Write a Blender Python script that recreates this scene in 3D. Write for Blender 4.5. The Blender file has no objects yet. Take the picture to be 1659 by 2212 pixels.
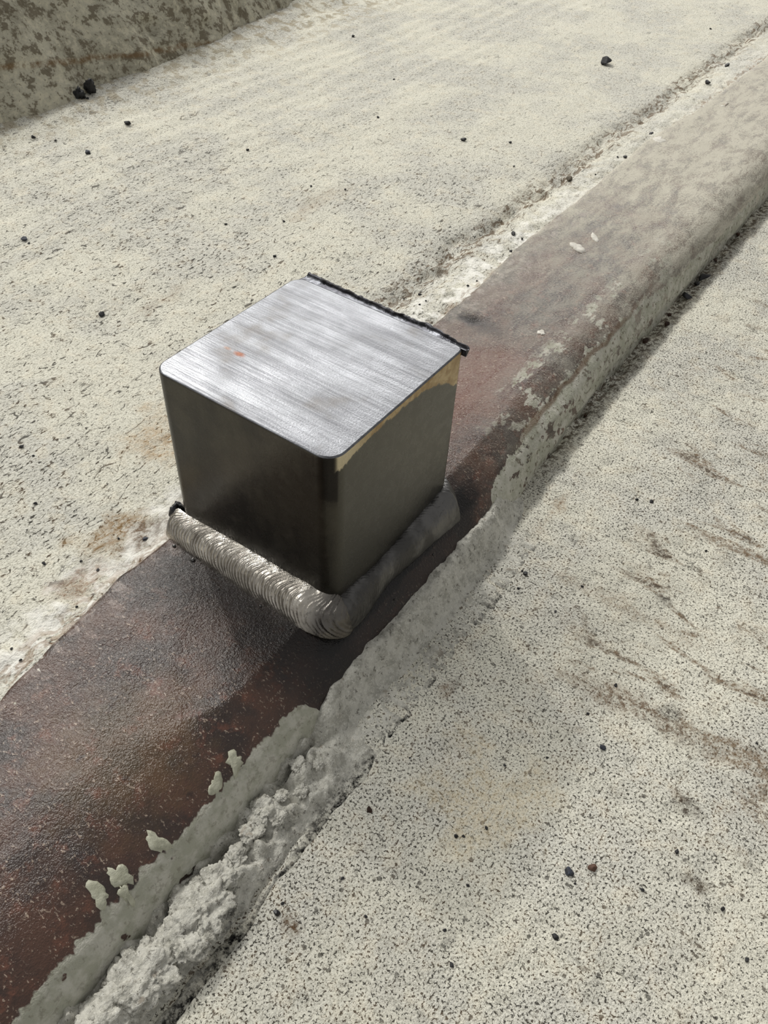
import bpy, bmesh, math, random
import numpy as np
from mathutils import Vector, Matrix

# ---------------------------------------------------------------- camera, world, light
U = 0.05                      # the steel block is 50 mm wide; all lengths below are in block widths
sc = bpy.context.scene
col = sc.collection

cam_d = bpy.data.cameras.new('camera')
cam_d.sensor_fit = 'HORIZONTAL'
cam_d.sensor_width = 36.0
cam_d.lens = 36.0 * 1795.36 / 1659.0
cam_d.clip_start = 0.005
cam_d.clip_end = 100
cam = bpy.data.objects.new('camera', cam_d)
col.objects.link(cam)
RW = ((0.57612, -0.81619, 0.04378), (0.56955, 0.43930, 0.69472), (-0.58626, -0.37531, 0.71795))
m3 = Matrix(RW).transposed()
cam.matrix_world = Matrix.Translation(Vector((-1.8993, -1.4673, 3.2129)) * U) @ m3.to_4x4()
sc.camera = cam

world = bpy.data.worlds.new('hall_light')
sc.world = world
world.use_nodes = True
bg = world.node_tree.nodes['Background']
bg.inputs[0].default_value = (1.0, 0.99, 0.965, 1)
bg.inputs[1].default_value = 0.32


def aim(o, loc, tgt):
    o.location = Vector(loc) * U
    d = (Vector(tgt) - Vector(loc)).normalized()
    z = -d
    x = Vector((1, 0, 0)) - z * z.x
    x.normalize()
    y = z.cross(x)
    o.rotation_euler = Matrix((x, y, z)).transposed().to_euler()


# long strip of roof glazing running parallel to the steel edge
la = bpy.data.lights.new('roof_strip', 'AREA')
la.shape = 'RECTANGLE'
la.size = 190 * U
la.size_y = 6.5 * U
la.energy = 142
la.color = (1.0, 0.985, 0.945)
lo = bpy.data.objects.new('roof_strip', la)
col.objects.link(lo)
aim(lo, (22, 41, 43), (0, 0, 0))

# small work lamp on the same side
lb = bpy.data.lights.new('work_lamp', 'SPOT')
lb.energy = 62
lb.spot_size = math.radians(40)
lb.spot_blend = 0.3
lb.shadow_soft_size = 0.9 * U
lb.color = (1.0, 0.96, 0.88)
lbo = bpy.data.objects.new('work_lamp', lb)
col.objects.link(lbo)
aim(lbo, (22, 39.5, 41), (0.5, 0.8, 0))

sc.view_settings.view_transform = 'Standard'
sc.view_settings.look = 'None'
sc.view_settings.gamma = 1.0
sc.view_settings.use_curve_mapping = False
sc.view_settings.exposure = 0.1
sc.cycles.max_bounces = 4
sc.cycles.diffuse_bounces = 2
sc.cycles.glossy_bounces = 3


# ---------------------------------------------------------------- numpy noise
def _hash(ix, iy, iz, seed):
    h = (ix.astype(np.int64) * 374761393 + iy.astype(np.int64) * 668265263 + iz.astype(np.int64) * 1274126177 + seed * 144269504) & 0xFFFFFFFF
    h = ((h ^ (h >> 13)) * 1274126177) & 0xFFFFFFFF
    h = ((h ^ (h >> 16)) * 2246822519) & 0xFFFFFFFF
    return ((h ^ (h >> 15)) & 0xFFFFFF) / float(0xFFFFFF)


def vnoise(x, y, z=None, seed=0):
    """smooth value noise in [-1, 1]"""
    x = np.asarray(x, float)
    y = np.asarray(y, float)
    x, y = np.broadcast_arrays(x, y)
    z = np.zeros_like(x) if z is None else np.broadcast_to(np.asarray(z, float), x.shape)
    ix, iy, iz = np.floor(x), np.floor(y), np.floor(z)
    fx, fy, fz = x - ix, y - iy, z - iz
    s = lambda t: t * t * t * (t * (t * 6 - 15) + 10)
    fx, fy, fz = s(fx), s(fy), s(fz)
    r = 0
    for a in (0, 1):
        for b in (0, 1):
            for c in (0, 1):
                w = (fx if a else 1 - fx) * (fy if b else 1 - fy) * (fz if c else 1 - fz)
                r = r + w * _hash(ix + a, iy + b, iz + c, seed)
    return r * 2 - 1


def fbm(x, y, z=None, seed=0, octv=4, rough=0.5):
    r, a, s = 0, 1.0, 1.0
    for o in range(octv):
        r = r + a * vnoise(np.asarray(x) * s + o * 7.3, np.asarray(y) * s - o * 3.1, None if z is None else np.asarray(z) * s, seed + o)
        a *= rough
        s *= 2.03
    return r


def cells(x, y, seed=0):
    """distance to nearest jittered point (Worley)"""
    x = np.asarray(x, float)
    y = np.asarray(y, float)
    ix, iy = np.floor(x), np.floor(y)
    d = np.full(np.broadcast(x, y).shape, 9.0)
    for a in (-1, 0, 1):
        for b in (-1, 0, 1):
            px = ix + a + 0.15 + 0.7 * _hash(ix + a, iy + b, ix * 0, seed)
            py = iy + b + 0.15 + 0.7 * _hash(ix + a, iy + b, ix * 0 + 5, seed)
            d = np.minimum(d, np.hypot(px - x, py - y))
    return d


def sstep(a, b, x):
    t = np.clip((np.asarray(x, float) - a) / (b - a), 0, 1)
    return t * t * (3 - 2 * t)


# ---------------------------------------------------------------- node helper
class Sk:
    def __init__(s, g, sock):
        s.g, s.s = g, sock

    def _m(s, op, *o, **k):
        return s.g.math(op, s, *o, **k)

    def __add__(s, o): return s._m('ADD', o)
    __radd__ = __add__
    def __mul__(s, o): return s._m('MULTIPLY', o)
    __rmul__ = __mul__
    def __sub__(s, o): return s._m('SUBTRACT', o)
    def __rsub__(s, o): return s.g.math('SUBTRACT', o, s)
    def __truediv__(s, o): return s._m('DIVIDE', o)
    def abs(s): return s._m('ABSOLUTE')
    def max(s, o): return s._m('MAXIMUM', o)
    def min(s, o): return s._m('MINIMUM', o)
    def pow(s, o): return s._m('POWER', o)


def S(r, g, b):
    f = lambda c: (c / 255) / 12.92 if c / 255 <= 0.04045 else ((c / 255 + 0.055) / 1.055) ** 2.4
    return (f(r), f(g), f(b), 1)


class G:
    def __init__(g, name):
        g.m = bpy.data.materials.new(name)
        g.m.use_nodes = True
        g.t = g.m.node_tree
        g.n = g.t.nodes
        g.b = g.n['Principled BSDF']
        geo = g.n.new('ShaderNodeNewGeometry')
        v = g.n.new('ShaderNodeVectorMath')
        v.operation = 'SCALE'
        v.inputs['Scale'].default_value = 1 / U
        g.t.links.new(geo.outputs['Position'], v.inputs[0])
        g.P = Sk(g, v.outputs[0])
        g.geo = geo
        g.x, g.y, g.z = g.sep(g.P)

    def set(g, inp, v):
        if isinstance(v, Sk):
            g.t.links.new(v.s, inp)
        elif v is not None:
            try:
                inp.default_value = v
            except Exception:
                inp.default_value = v[:3]

    def math(g, op, *a, clamp=False):
        n = g.n.new('ShaderNodeMath')
        n.operation = op
        n.use_clamp = clamp
        for i, v in enumerate(a):
            g.set(n.inputs[i], v)
        return Sk(g, n.outputs[0])

    def sep(g, v):
        n = g.n.new('ShaderNodeSeparateXYZ')
        g.set(n.inputs[0], v)
        return [Sk(g, o) for o in n.outputs]

    def vec(g, x, y, z):
        n = g.n.new('ShaderNodeCombineXYZ')
        for i, v in enumerate((x, y, z)):
            g.set(n.inputs[i], v)
        return Sk(g, n.outputs[0])

    def sc(g, sx, sy, sz, v=None):
        n = g.n.new('ShaderNodeVectorMath')
        n.operation = 'MULTIPLY'
        g.set(n.inputs[0], v or g.P)
        n.inputs[1].default_value = (sx, sy, sz)
        return Sk(g, n.outputs[0])

    def vadd(g, a, b):
        n = g.n.new('ShaderNodeVectorMath')
        n.operation = 'ADD'
        g.set(n.inputs[0], a)
        g.set(n.inputs[1], b)
        return Sk(g, n.outputs[0])

    def noise(g, scale, detail=2, rough=0.5, v=None, dist=0.0, color=False):
        n = g.n.new('ShaderNodeTexNoise')
        n.noise_dimensions = getattr(g, 'dim', '3D')
        detail = min(detail, 3.5)
        g.set(n.inputs['Vector'], v or g.P)
        n.inputs['Scale'].default_value = scale
        n.inputs['Detail'].default_value = detail
        n.inputs['Roughness'].default_value = rough
        n.inputs['Distortion'].default_value = dist
        return Sk(g, n.outputs['Color' if color else 'Fac'])

    def vor(g, scale, v=None, feature='F1', rnd=1.0):
        n = g.n.new('ShaderNodeTexVoronoi')
        n.feature = feature
        g.set(n.inputs['Vector'], v or g.P)
        n.inputs['Scale'].default_value = scale
        n.inputs['Randomness'].default_value = rnd
        d = Sk(g, n.outputs['Distance'])
        if feature == 'F1':
            c = g.sep(Sk(g, n.outputs['Color']))
            return d, c
        return d

    def ss(g, a, b, x, lo=0.0, hi=1.0):
        n = g.n.new('ShaderNodeMapRange')
        n.interpolation_type = 'SMOOTHSTEP'
        g.set(n.inputs['Value'], x)
        n.inputs['From Min'].default_value = a
        n.inputs['From Max'].default_value = b
        n.inputs['To Min'].default_value = lo
        n.inputs['To Max'].default_value = hi
        return Sk(g, n.outputs[0])

    def mix(g, a, b, f, mode='MIX'):
        n = g.n.new('ShaderNodeMix')
        n.data_type = 'RGBA'
        n.blend_type = mode
        g.set(n.inputs['Factor'], f)
        g.set(n.inputs['A'] if 0 else n.inputs[6], a)
        g.set(n.inputs[7], b)
        return Sk(g, n.outputs[2])

    def blob(g, cx, cy, rx, ry, warp=None, wa=0.0):
        """soft elliptical patch 1 inside .. 0 outside in plan"""
        dx = (g.x - cx) / rx
        dy = (g.y - cy) / ry
        d = (dx * dx + dy * dy).pow(0.5)
        if warp is not None:
            d = d + (warp - 0.5) * wa
        return g.ss(1.0, 0.2, d)

    def bump(g, h, strength=0.5, dist=0.01, normal=None):
        n = g.n.new('ShaderNodeBump')
        n.inputs['Strength'].default_value = strength
        n.inputs['Distance'].default_value = dist * U
        g.set(n.inputs['Height'], h)
        if normal is not None:
            g.set(n.inputs['Normal'], normal)
        return Sk(g, n.outputs[0])

    def out(g, color=None, rough=None, metal=None, normal=None, spec=None, aniso=None, tangent=None):
        b = g.b
        g.set(b.inputs['Base Color'], color)
        g.set(b.inputs['Roughness'], rough)
        g.set(b.inputs['Metallic'], metal)
        if normal is not None:
            g.set(b.inputs['Normal'], normal)
        g.set(b.inputs['Specular IOR Level'], spec)
        if aniso is not None:
            g.set(b.inputs['Anisotropic'], aniso)
        if tangent is not None:
            g.set(b.inputs['Tangent'], tangent)
        return g.m


# ---------------------------------------------------------------- materials
def concrete(name, upper, mortar=False):
    g = G(name)
    g.dim = '3D' if mortar else '2D'
    big = g.noise(1.1, 4, 0.6)
    mid = g.noise(7.0, 4, 0.65)
    fine = g.noise(40.0, 3, 0.75)
    sand = g.noise(105.0, 2, 0.7, g.sc(0.7, 1.0, 1.0) if upper else None)
    c = g.mix(S(224, 221, 206), S(210, 208, 198), g.ss(0.38, 0.62, big))
    c = g.mix(c, S(230, 222, 202), g.ss(0.52, 0.70, mid) * 0.5)
    c = g.mix(c, S(178, 175, 162), g.ss(0.46, 0.30, fine) * 0.7)
    c = g.mix(c, S(240, 238, 224), g.ss(0.54, 0.70, sand) * 0.7)
    c = g.mix(c, S(140, 136, 122), g.ss(0.46, 0.30, sand) * 0.75)
    # open pores and dark sand grains
    dens = big
    if upper:
        pv = g.sc(0.45, 1.0, 1.0)
        p1 = g.noise(52.0, 3.0, 0.65, pv, 0.5)
        lim = g.ss(0.30, 0.72, dens, 0.635, 0.575)
        pore = g.ss(0.0, 0.045, g.math('SUBTRACT', p1, lim))
        # short hairline cracks running with the trowel marks
        p2 = (g.noise(11.0, 4, 0.6, g.sc(0.5, 1.25, 1.0), 0.8) - 0.5).abs()
        hair = g.ss(0.014, 0.004, p2) * g.ss(0.52, 0.62, g.noise(9.0, 2, 0.5))
        pore = pore.max(hair * 0.9)
        p3 = g.noise(20.0, 3, 0.65, pv, 0.8)
        pore = pore.max(g.ss(0.655, 0.70, p3) * 0.9)
        far = g.ss(3.0, 9.0, g.x + g.y * 0.5, 1.0, 0.55)
        pore = pore * far
    else:
        streak = g.sc(1.0, 0.30, 1.0)
        sm = g.ss(-0.9, -1.7, g.y) * 0.6 + g.ss(0.4, 1.8, g.x) * 0.7
        sm = sm.min(1.0)
        p1 = g.noise(82.0, 2.0, 0.6)
        lim = g.ss(0.30, 0.72, dens, 0.61, 0.565)
        pore = g.ss(0.0, 0.05, g.math('SUBTRACT', p1, lim))
        p2 = g.noise(15.0, 4, 0.65, streak, 0.8)
        p2b = g.noise(24.0, 4, 0.65)
        pore = pore.max(g.ss(0.60, 0.68, p2) * sm * 0.75 * g.ss(0.42, 0.58, p2b))
        pore = pore.max(g.ss(0.655, 0.70, p2b) * 0.8)
        d, cc = g.vor(24.0)
        grain = g.ss(0.25, 0.19, d + (fine - 0.5) * 0.5) * g.ss(0.86, 0.88, cc[0])
        pore = pore.max(grain * 0.8)
    c = g.mix(c, g.mix(S(54, 51, 45), S(84, 70, 54), g.ss(0.45, 0.6, mid)), pore * 0.92)
    brk = g.ss(0.40, 0.60, fine * 0.5 + (p3 if upper else p2b) * 0.5)
    at = g.n.new('ShaderNodeAttribute')
    at.attribute_name = 'stain'
    stain = (Sk(g, at.outputs['Color']), Sk(g, at.outputs['Alpha']))
    if upper:
        # rust run beside the block, smears of dirt, white mortar along the steel
        wy = g.y + g.ss(-0.3, -1.1, g.x, 0.0, 0.10)
        white = g.ss(1.34, 1.10, wy + (mid - 0.5) * 0.5) * g.ss(0.42, 0.54, g.noise(5.0, 5, 0.7)) * g.ss(6.2, 3.2, g.x, 0.25, 1.0)
        c = g.mix(c, S(250, 248, 240), white * 0.95 * g.ss(0.3, 0.5, fine, 0.6, 1.0))
        c = g.mix(c, stain[0], stain[1] * (0.35 + brk * 0.65))
        gr = g.ss(0.17, 0.04, (g.y - 1.42 + (mid - 0.5) * 0.30).abs()) * g.ss(1.2, 2.6, g.x)
        gn = p3
        c = g.mix(c, S(106, 86, 64), gr * g.ss(0.45, 0.62, gn) * 0.8)
        jn = g.ss(1.10, 1.0, g.y) * g.ss(0.45, 0.6, gn)
        c = g.mix(c, S(140, 105, 75), jn * 0.5)
        cb = g.ss(5.1, 6.0, g.y)
        cn = mid
        c = g.mix(c, S(150, 138, 112), cb * g.ss(0.47, 0.62, cn) * 0.7)
    else:
        c = g.mix(c, stain[0], stain[1] * (0.2 + brk * 0.8))
        st2 = g.noise(6.0, 4, 0.65, g.sc(1.0, 0.28, 1.0), 0.6)
        zone = (g.ss(0.0, 0.9, g.x) * g.ss(-0.75, -1.15, g.y) + g.ss(1.8, 3.0, g.x) * g.ss(-0.45, -0.7, g.y) * 0.7).min(1.0)
        c = g.mix(c, S(120, 100, 78), g.ss(0.55, 0.66, st2) * zone * (0.15 + brk * 0.75))
        c = g.mix(c, S(66, 60, 54), g.ss(0.66, 0.72, st2) * zone * brk * 0.7)
        edge = g.ss(-0.30, -0.17, g.y) * g.ss(0.42, 0.6, p2b) * g.ss(1.2, 2.2, g.x)
        c = g.mix(c, S(84, 72, 56), edge * 0.85)
    h = fine * 0.8 + sand * 0.35 + mid * 1.2
    if mortar:
        ins = g.ss(-0.50, -0.42, g.y + (mid - 0.5) * 0.12)
        crumb = g.noise(17.0, 4, 0.7)
        cm = g.mix(S(214, 212, 202), S(182, 180, 170), g.ss(0.42, 0.62, crumb))
        cm = g.mix(cm, S(236, 234, 226), g.ss(0.55, 0.68, sand) * 0.7)
        cm = g.mix(cm, S(84, 78, 68), g.ss(0.59, 0.66, fine) * 0.65)
        cm = g.mix(cm, S(120, 98, 74), g.ss(0.63, 0.72, g.noise(13.0, 3, 0.6)) * 0.5)
        c = g.mix(c, cm, ins * 0.85)
        h = h + crumb * 1.0
    return g.out(c, 0.85, 0.0, g.bump(h, 0.8, 0.011), 0.25)


def curb_mat():
    g = G('curb_concrete')
    n1 = g.noise(1.6, 4, 0.6)
    n2 = g.noise(8.5, 5, 0.75)
    n3 = g.noise(30.0, 3, 0.7)
    c = g.mix(S(192, 188, 170), S(168, 164, 147), g.ss(0.4, 0.62, n1))
    c = g.mix(c, S(104, 94, 76), g.ss(0.50, 0.60, n2) * 0.8)
    c = g.mix(c, S(214, 208, 186), g.ss(0.47, 0.38, n2) * 0.6)
    c = g.mix(c, S(90, 82, 68), g.ss(0.60, 0.68, n3) * 0.6)
    # a rust coloured line where the form boards met
    ln = (g.z - 0.40 + (g.x - 3.0) * 0.135 + (n1 - 0.5) * 0.10).abs()
    c = g.mix(c, S(120, 92, 58), g.ss(0.040, 0.006, ln) * g.ss(0.35, 0.55, n2) * 0.6)
    h = n2 * 1.2 + n3 * 0.5
    return g.out(c, 0.9, 0, g.bump(h, 0.6, 0.03), 0.2)


def rail_mat():
    g = G('rusted_steel')
    n0 = g.noise(0.8, 3, 0.6)
    n1 = g.noise(3.2, 4, 0.65)
    n2 = g.noise(11.0, 4, 0.7)
    lv = g.sc(0.35, 1.0, 1.0)
    st = g.noise(9.0, 4, 0.7, lv, 0.4)
    tiny = g.noise(70.0, 2, 0.6)
    c = g.mix(S(84, 58, 46), S(54, 42, 38), g.ss(0.38, 0.62, n1))
    c = g.mix(c, S(124, 78, 60), g.ss(0.52, 0.72, n2) * 0.55)
    c = g.mix(c, S(112, 90, 52), g.blob(-1.05, 0.28, 0.5, 0.4, n2, 1.5) * 0.30)
    # reddish area right behind the block
    c = g.mix(c, S(118, 72, 54), g.blob(1.9, 0.45, 1.0, 0.40, n2, 1.2) * 0.65)
    # pale specks that paint sparkling glints into the colour
    fl = g.noise(95.0, 2, 0.6, g.sc(1.0, 0.45, 1.0))
    c = g.mix(c, S(190, 172, 154), g.ss(0.60, 0.68, fl) * g.ss(0.36, 0.58, n2) * 0.65)
    dk = g.ss(0.66, 0.72, g.noise(9.0, 3, 0.6))
    c = g.mix(c, S(48, 34, 28), dk * 0.7)
    # white bloom along the left joint and on the near part
    wl = g.ss(0.74, 1.02, g.y + (n2 - 0.5) * 0.35)
    c = g.mix(c, S(150, 140, 134), wl * g.ss(0.46, 0.64, n2) * 0.7)
    # concrete dust gets thicker along the far part
    dust = g.ss(1.5, 6.4, g.x + (n1 - 0.5) * 2.2)
    spk = g.ss(0.38, 0.60, st * 0.5 + tiny * 0.3 + fl * 0.2)
    cen = g.ss(0.55, 0.15, (g.y - 0.58).abs()) * g.ss(6.5, 4.0, g.x) * 0.30
    dm = (dust * 0.95 * (0.42 + spk * 0.75 - cen) + g.ss(0.3, 2.5, g.x) * spk * 0.15).min(1.0).max(0.0)
    c = g.mix(c, S(202, 197, 182), dm)
    # scorched zone around the welds, with the block's shadow painted in
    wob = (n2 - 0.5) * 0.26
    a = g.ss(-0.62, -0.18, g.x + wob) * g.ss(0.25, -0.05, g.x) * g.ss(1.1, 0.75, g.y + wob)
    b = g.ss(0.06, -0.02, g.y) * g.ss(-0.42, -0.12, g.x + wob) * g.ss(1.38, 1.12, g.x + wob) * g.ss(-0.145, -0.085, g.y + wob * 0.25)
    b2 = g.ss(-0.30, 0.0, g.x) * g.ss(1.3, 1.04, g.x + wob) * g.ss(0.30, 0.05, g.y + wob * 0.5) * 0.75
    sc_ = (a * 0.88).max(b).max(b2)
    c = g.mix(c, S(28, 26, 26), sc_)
    # grinding scar behind the block
    s1 = g.blob(2.62, 0.80, 0.09, 0.17, n2, 0.8)
    c = g.mix(c, S(30, 28, 28), s1 * 0.9)
    s2 = g.blob(2.60, 0.66, 0.11, 0.22, n2, 0.8)
    c = g.mix(c, S(58, 44, 36), s2 * 0.6)
    # pale coating on the lower flank with a ragged upper edge, and worn patches on the shoulder
    edge_n = g.noise(7.0, 4, 0.7, g.sc(1.0, 0.6, 0.6))
    lim = g.ss(1.35, 1.9, g.x, -0.112, -0.060)
    far_l = g.ss(3.0, 5.5, g.x, 0.0, -0.11)
    block_gap = g.ss(-0.42, -0.22, g.x) * g.ss(1.35, 1.15, g.x) * 0.25
    sk = g.math('SUBTRACT', lim + far_l - block_gap + (edge_n - 0.5) * 0.12, g.z)
    skirt = g.ss(0.0, 0.006, sk)
    chips = g.ss(0.0, 0.03, g.noise(9.0, 5, 0.7, g.sc(0.7, 1, 1)) - g.ss(0.9, 1.6, g.x, 0.66, 0.57))
    skirt = skirt * (1.0 - chips)
    sh = g.ss(0.20, 0.10, (g.y - 0.10).abs()) * g.ss(1.3, 2.2, g.x) * g.ss(5.6, 3.8, g.x)
    shp = g.ss(0.545, 0.60, g.noise(7.0, 5, 0.75, g.sc(0.55, 1, 1))) * sh
    paintc = g.mix(S(178, 178, 162), S(204, 202, 190), g.ss(0.4, 0.62, n2))
    paintc = g.mix(paintc, S(96, 84, 66), g.ss(0.54, 0.64, g.noise(26, 4, 0.75)) * 0.75 * g.ss(-0.6, 0.6, g.x, 0.45, 1.0))
    pm = skirt.max(shp * 0.85)
    c = g.mix(c, paintc, pm)
    # long brown scrape along the shoulder
    bs = g.ss(0.018, 0.004, (g.z + 0.075 + (n1 - 0.5) * 0.06).abs()) * g.ss(1.6, 2.0, g.x) * g.ss(4.2, 3.2, g.x)
    c = g.mix(c, S(104, 76, 52), bs * 0.7)
    h = n2 * 0.35 + fl * 0.7 + tiny * 0.5 + g.noise(150.0, 2, 0.6) * 0.5
    rough = g.mix((0.26,) * 3 + (1,), (0.85,) * 3 + (1,), dm.max(pm))
    nrm = g.bump(h, 0.85, 0.0062)
    spec = g.ss(0.6, 1.6, g.x, 0.65, 0.35) * (1.0 - sc_ * 0.45)
    return g.out(c, rough, 0.0, nrm, spec)


def side_mat():
    g = G('mill_scale')
    n1 = g.noise(2.2, 4, 0.6)
    n2 = g.noise(14.0, 4, 0.7)
    vs = g.noise(20.0, 3, 0.6, g.sc(1, 1, 0.08))
    c = g.mix(S(68, 64, 55), S(46, 43, 38), g.ss(0.38, 0.62, n1))
    c = g.mix(c, S(92, 88, 78), g.ss(0.55, 0.72, n2) * 0.3)
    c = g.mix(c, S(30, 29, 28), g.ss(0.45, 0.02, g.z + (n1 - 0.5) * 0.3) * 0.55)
    c = g.mix(c, S(87, 85, 76), g.ss(0.075, 0.03, g.y) * g.ss(0.02, 0.07, g.x) * g.ss(0.0, 0.5, g.z, 0.35, 0.85))  # front face painted lighter, standing in for the lit slab's reflection
    # straw coloured bare band under the cut, ragged lower edge, only on the front face
    front = g.ss(0.095, 0.05, g.y)
    u = (g.x - 0.42) / 0.58
    depth = 0.030 + 0.21 * u.abs().pow(3.0)
    depth = depth + (vs - 0.5) * 0.06 + (n2 - 0.5) * 0.05
    band = g.ss(-0.006, 0.006, depth - (1.0 - g.z)) * front
    band = band * g.ss(0.028, 0.05, g.x)
    gold = g.mix(S(188, 166, 124), S(150, 122, 78), g.ss(0.35, 0.65, n2))
    gold = g.mix(S(206, 194, 164), gold, g.ss(0.05, 0.30, g.x))
    c = g.mix(c, gold, band)
    # dark stripe down the rounded front corner
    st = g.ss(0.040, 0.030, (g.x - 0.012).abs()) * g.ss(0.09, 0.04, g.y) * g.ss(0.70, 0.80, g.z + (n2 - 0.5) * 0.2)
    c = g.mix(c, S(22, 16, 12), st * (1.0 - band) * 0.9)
    h = n2 * 0.5 + g.noise(60.0, 3, 0.7) * 0.35 + vs * 0.3
    rough = g.ss(0.3, 0.7, n2, 0.22, 0.34)
    return g.out(c, rough, 0.55, g.bump(h, 0.5, 0.0025), 0.5)


def top_mat():
    g = G('sawn_steel')
    lines = g.noise(75.0, 3, 0.75, g.sc(1.0, 0.03, 1.0))
    lines2 = g.noise(17.0, 3, 0.7, g.sc(1.0, 0.06, 1.0))
    n1 = g.noise(3.0, 4, 0.6)
    n2 = g.noise(40.0, 3, 0.7, g.sc(1, 0.4, 1))
    c = g.mix(S(132, 134, 138), S(100, 101, 105), g.ss(0.36, 0.64, lines2 * 0.5 + lines * 0.5))
    c = g.mix(c, S(98, 90, 80), g.ss(0.54, 0.72, n1) * 0.45)
    c = g.mix(c, S(110, 66, 44), g.blob(0.315, 0.772, 0.022, 0.045, n2, 0.8) * 0.85)
    c = g.mix(c, S(112, 80, 58), g.blob(0.315, 0.845, 0.016, 0.03, n2, 0.8) * 0.6)
    fade = g.ss(0.75, 0.35, g.x, 0.35, 1.0)
    spk = g.noise(110.0, 2, 0.6)
    h = lines * 1.3 * fade + lines2 * 0.22 * fade + n2 * 0.5 + n1 * 0.5 + spk * 0.5
    rough = g.ss(0.3, 0.7, n1, 0.30, 0.46)
    return g.out(c, rough, 1.0, g.bump(h, 0.8, 0.0024), 0.5)


def weld_mat(name, c0, c1, r0, r1, metal):
    g = G(name)
    n1 = g.noise(6.0, 3, 0.6)
    n2 = g.noise(45.0, 3, 0.7)
    c = g.mix(S(*c0), S(*c1), g.ss(0.38, 0.62, n1))
    c = g.mix(c, S(36, 33, 32), g.ss(0.58, 0.72, n2) * 0.5)
    if name == 'bright_weld':
        c = g.mix(c, S(78, 75, 73), g.ss(0.13, 0.0, g.y + (n1 - 0.5) * 0.12) * 0.85)
    return g.out(c, g.ss(0.3, 0.7, n1, r0, r1), metal, g.bump(n2, 0.3, 0.008), 0.5)


def plain(name, ca, cb, scale, rough, metal=0.0, spec=0.4, bs=0.4):
    g = G(name)
    n1 = g.noise(scale, 3, 0.6)
    c = g.mix(S(*ca), S(*cb), g.ss(0.38, 0.62, n1))
    return g.out(c, rough, metal, g.bump(g.noise(scale * 2.5, 3, 0.7), bs, 0.012), spec)


M = {
    'up': concrete('upper_concrete', True),
    'low': concrete('lower_concrete', False),
    'curb': curb_mat(),
    'mortar': concrete('mortar', False, True),
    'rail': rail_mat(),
    'side': side_mat(),
    'top': top_mat(),
    'weld_bright': weld_mat('bright_weld', (226, 220, 210), (184, 178, 168), 0.22, 0.36, 1.0),
    'weld_dull': weld_mat('sooty_weld', (112, 111, 110), (82, 81, 80), 0.28, 0.40, 0.95),
    'lip': plain('grey_lip', (120, 122, 128), (74, 74, 80), 9, 0.34, 0.95),
    'burr': plain('burnt_burr', (66, 66, 70), (34, 32, 32), 12, 0.38, 0.8),
    'slag': plain('black_slag', (30, 30, 36), (16, 16, 18), 14, 0.28, 0.2, 0.6),
    'grit': plain('black_grit', (44, 44, 46), (26, 25, 26), 18, 0.6),
    'grit_blue': plain('blue_grey_stone', (70, 76, 90), (44, 46, 54), 18, 0.5),
    'grit_brown': plain('brown_stone', (120, 92, 76), (86, 62, 50), 18, 0.7),
    'grit_grey': plain('grey_stone', (120, 112, 98), (86, 78, 66), 18, 0.8),
    'grit_rust': plain('rust_crumb', (74, 50, 34), (48, 32, 24), 18, 0.8),
    'drip': plain('pale_paint', (196, 196, 176), (170, 170, 150), 20, 0.5),
    'white': plain('white_chip', (232, 228, 218), (206, 202, 192), 20, 0.8),
}


# ---------------------------------------------------------------- object helpers
def obj(name, verts, faces, mats, parent=None, smooth=True, fmat=None):
    me = bpy.data.meshes.new(name)
    v = np.asarray(verts, float) * U
    me.from_pydata(v.tolist(), [], faces)
    for m in (mats if isinstance(mats, (list, tuple)) else [mats]):
        me.materials.append(M[m])
    me.polygons.foreach_set('use_smooth', [smooth] * len(me.polygons))
    if fmat is not None:
        me.polygons.foreach_set('material_index', fmat)
    me.update()
    o = bpy.data.objects.new(name, me)
    col.objects.link(o)
    if parent is not None:
        o.parent = parent
        o.matrix_parent_inverse = parent.matrix_world.inverted()
    return o


def grid_faces(nu, nv, off=0):
    i = np.arange(nu - 1)[:, None] * nv + np.arange(nv - 1)[None, :] + off
    return np.stack([i, i + nv, i + nv + 1, i + 1], -1).reshape(-1, 4)


def tag(o, label, cat, group=None, kind=None):
    o['label'] = label
    if cat:
        o['category'] = cat
    if group:
        o['group'] = group
    if kind:
        o['kind'] = kind
    return o


def empty(name, loc):
    o = bpy.data.objects.new(name, None)
    o.empty_display_size = 0.01
    col.objects.link(o)
    o.location = Vector(loc) * U
    bpy.context.view_layer.update()
    return o


def slab_from_height(name, xs, ys, hf, bottom, mat):
    """closed block with a height-field top"""
    X, Y = np.meshgrid(xs, ys, indexing='ij')
    if callable(hf):
        Z = hf(X, Y)
    else:
        Z = hf
    nu, nv = X.shape
    top = np.stack([X, Y, Z], -1).reshape(-1, 3)
    f = grid_faces(nu, nv).tolist()
    ring = [i * nv for i in range(nu)] + [(nu - 1) * nv + j for j in range(1, nv)] + [i * nv + nv - 1 for i in range(nu - 2, -1, -1)] + [j for j in range(nv - 2, 0, -1)]
    base = len(top)
    low = top[ring].copy()
    low[:, 2] = bottom
    n = len(ring)
    for k in range(n):
        k2 = (k + 1) % n
        f.append([ring[k], base + k, base + k2, ring[k2]])
    f.append([base + k for k in range(n)][::-1])
    V = np.concatenate([top, low])
    return obj(name, V, f, mat)


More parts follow.
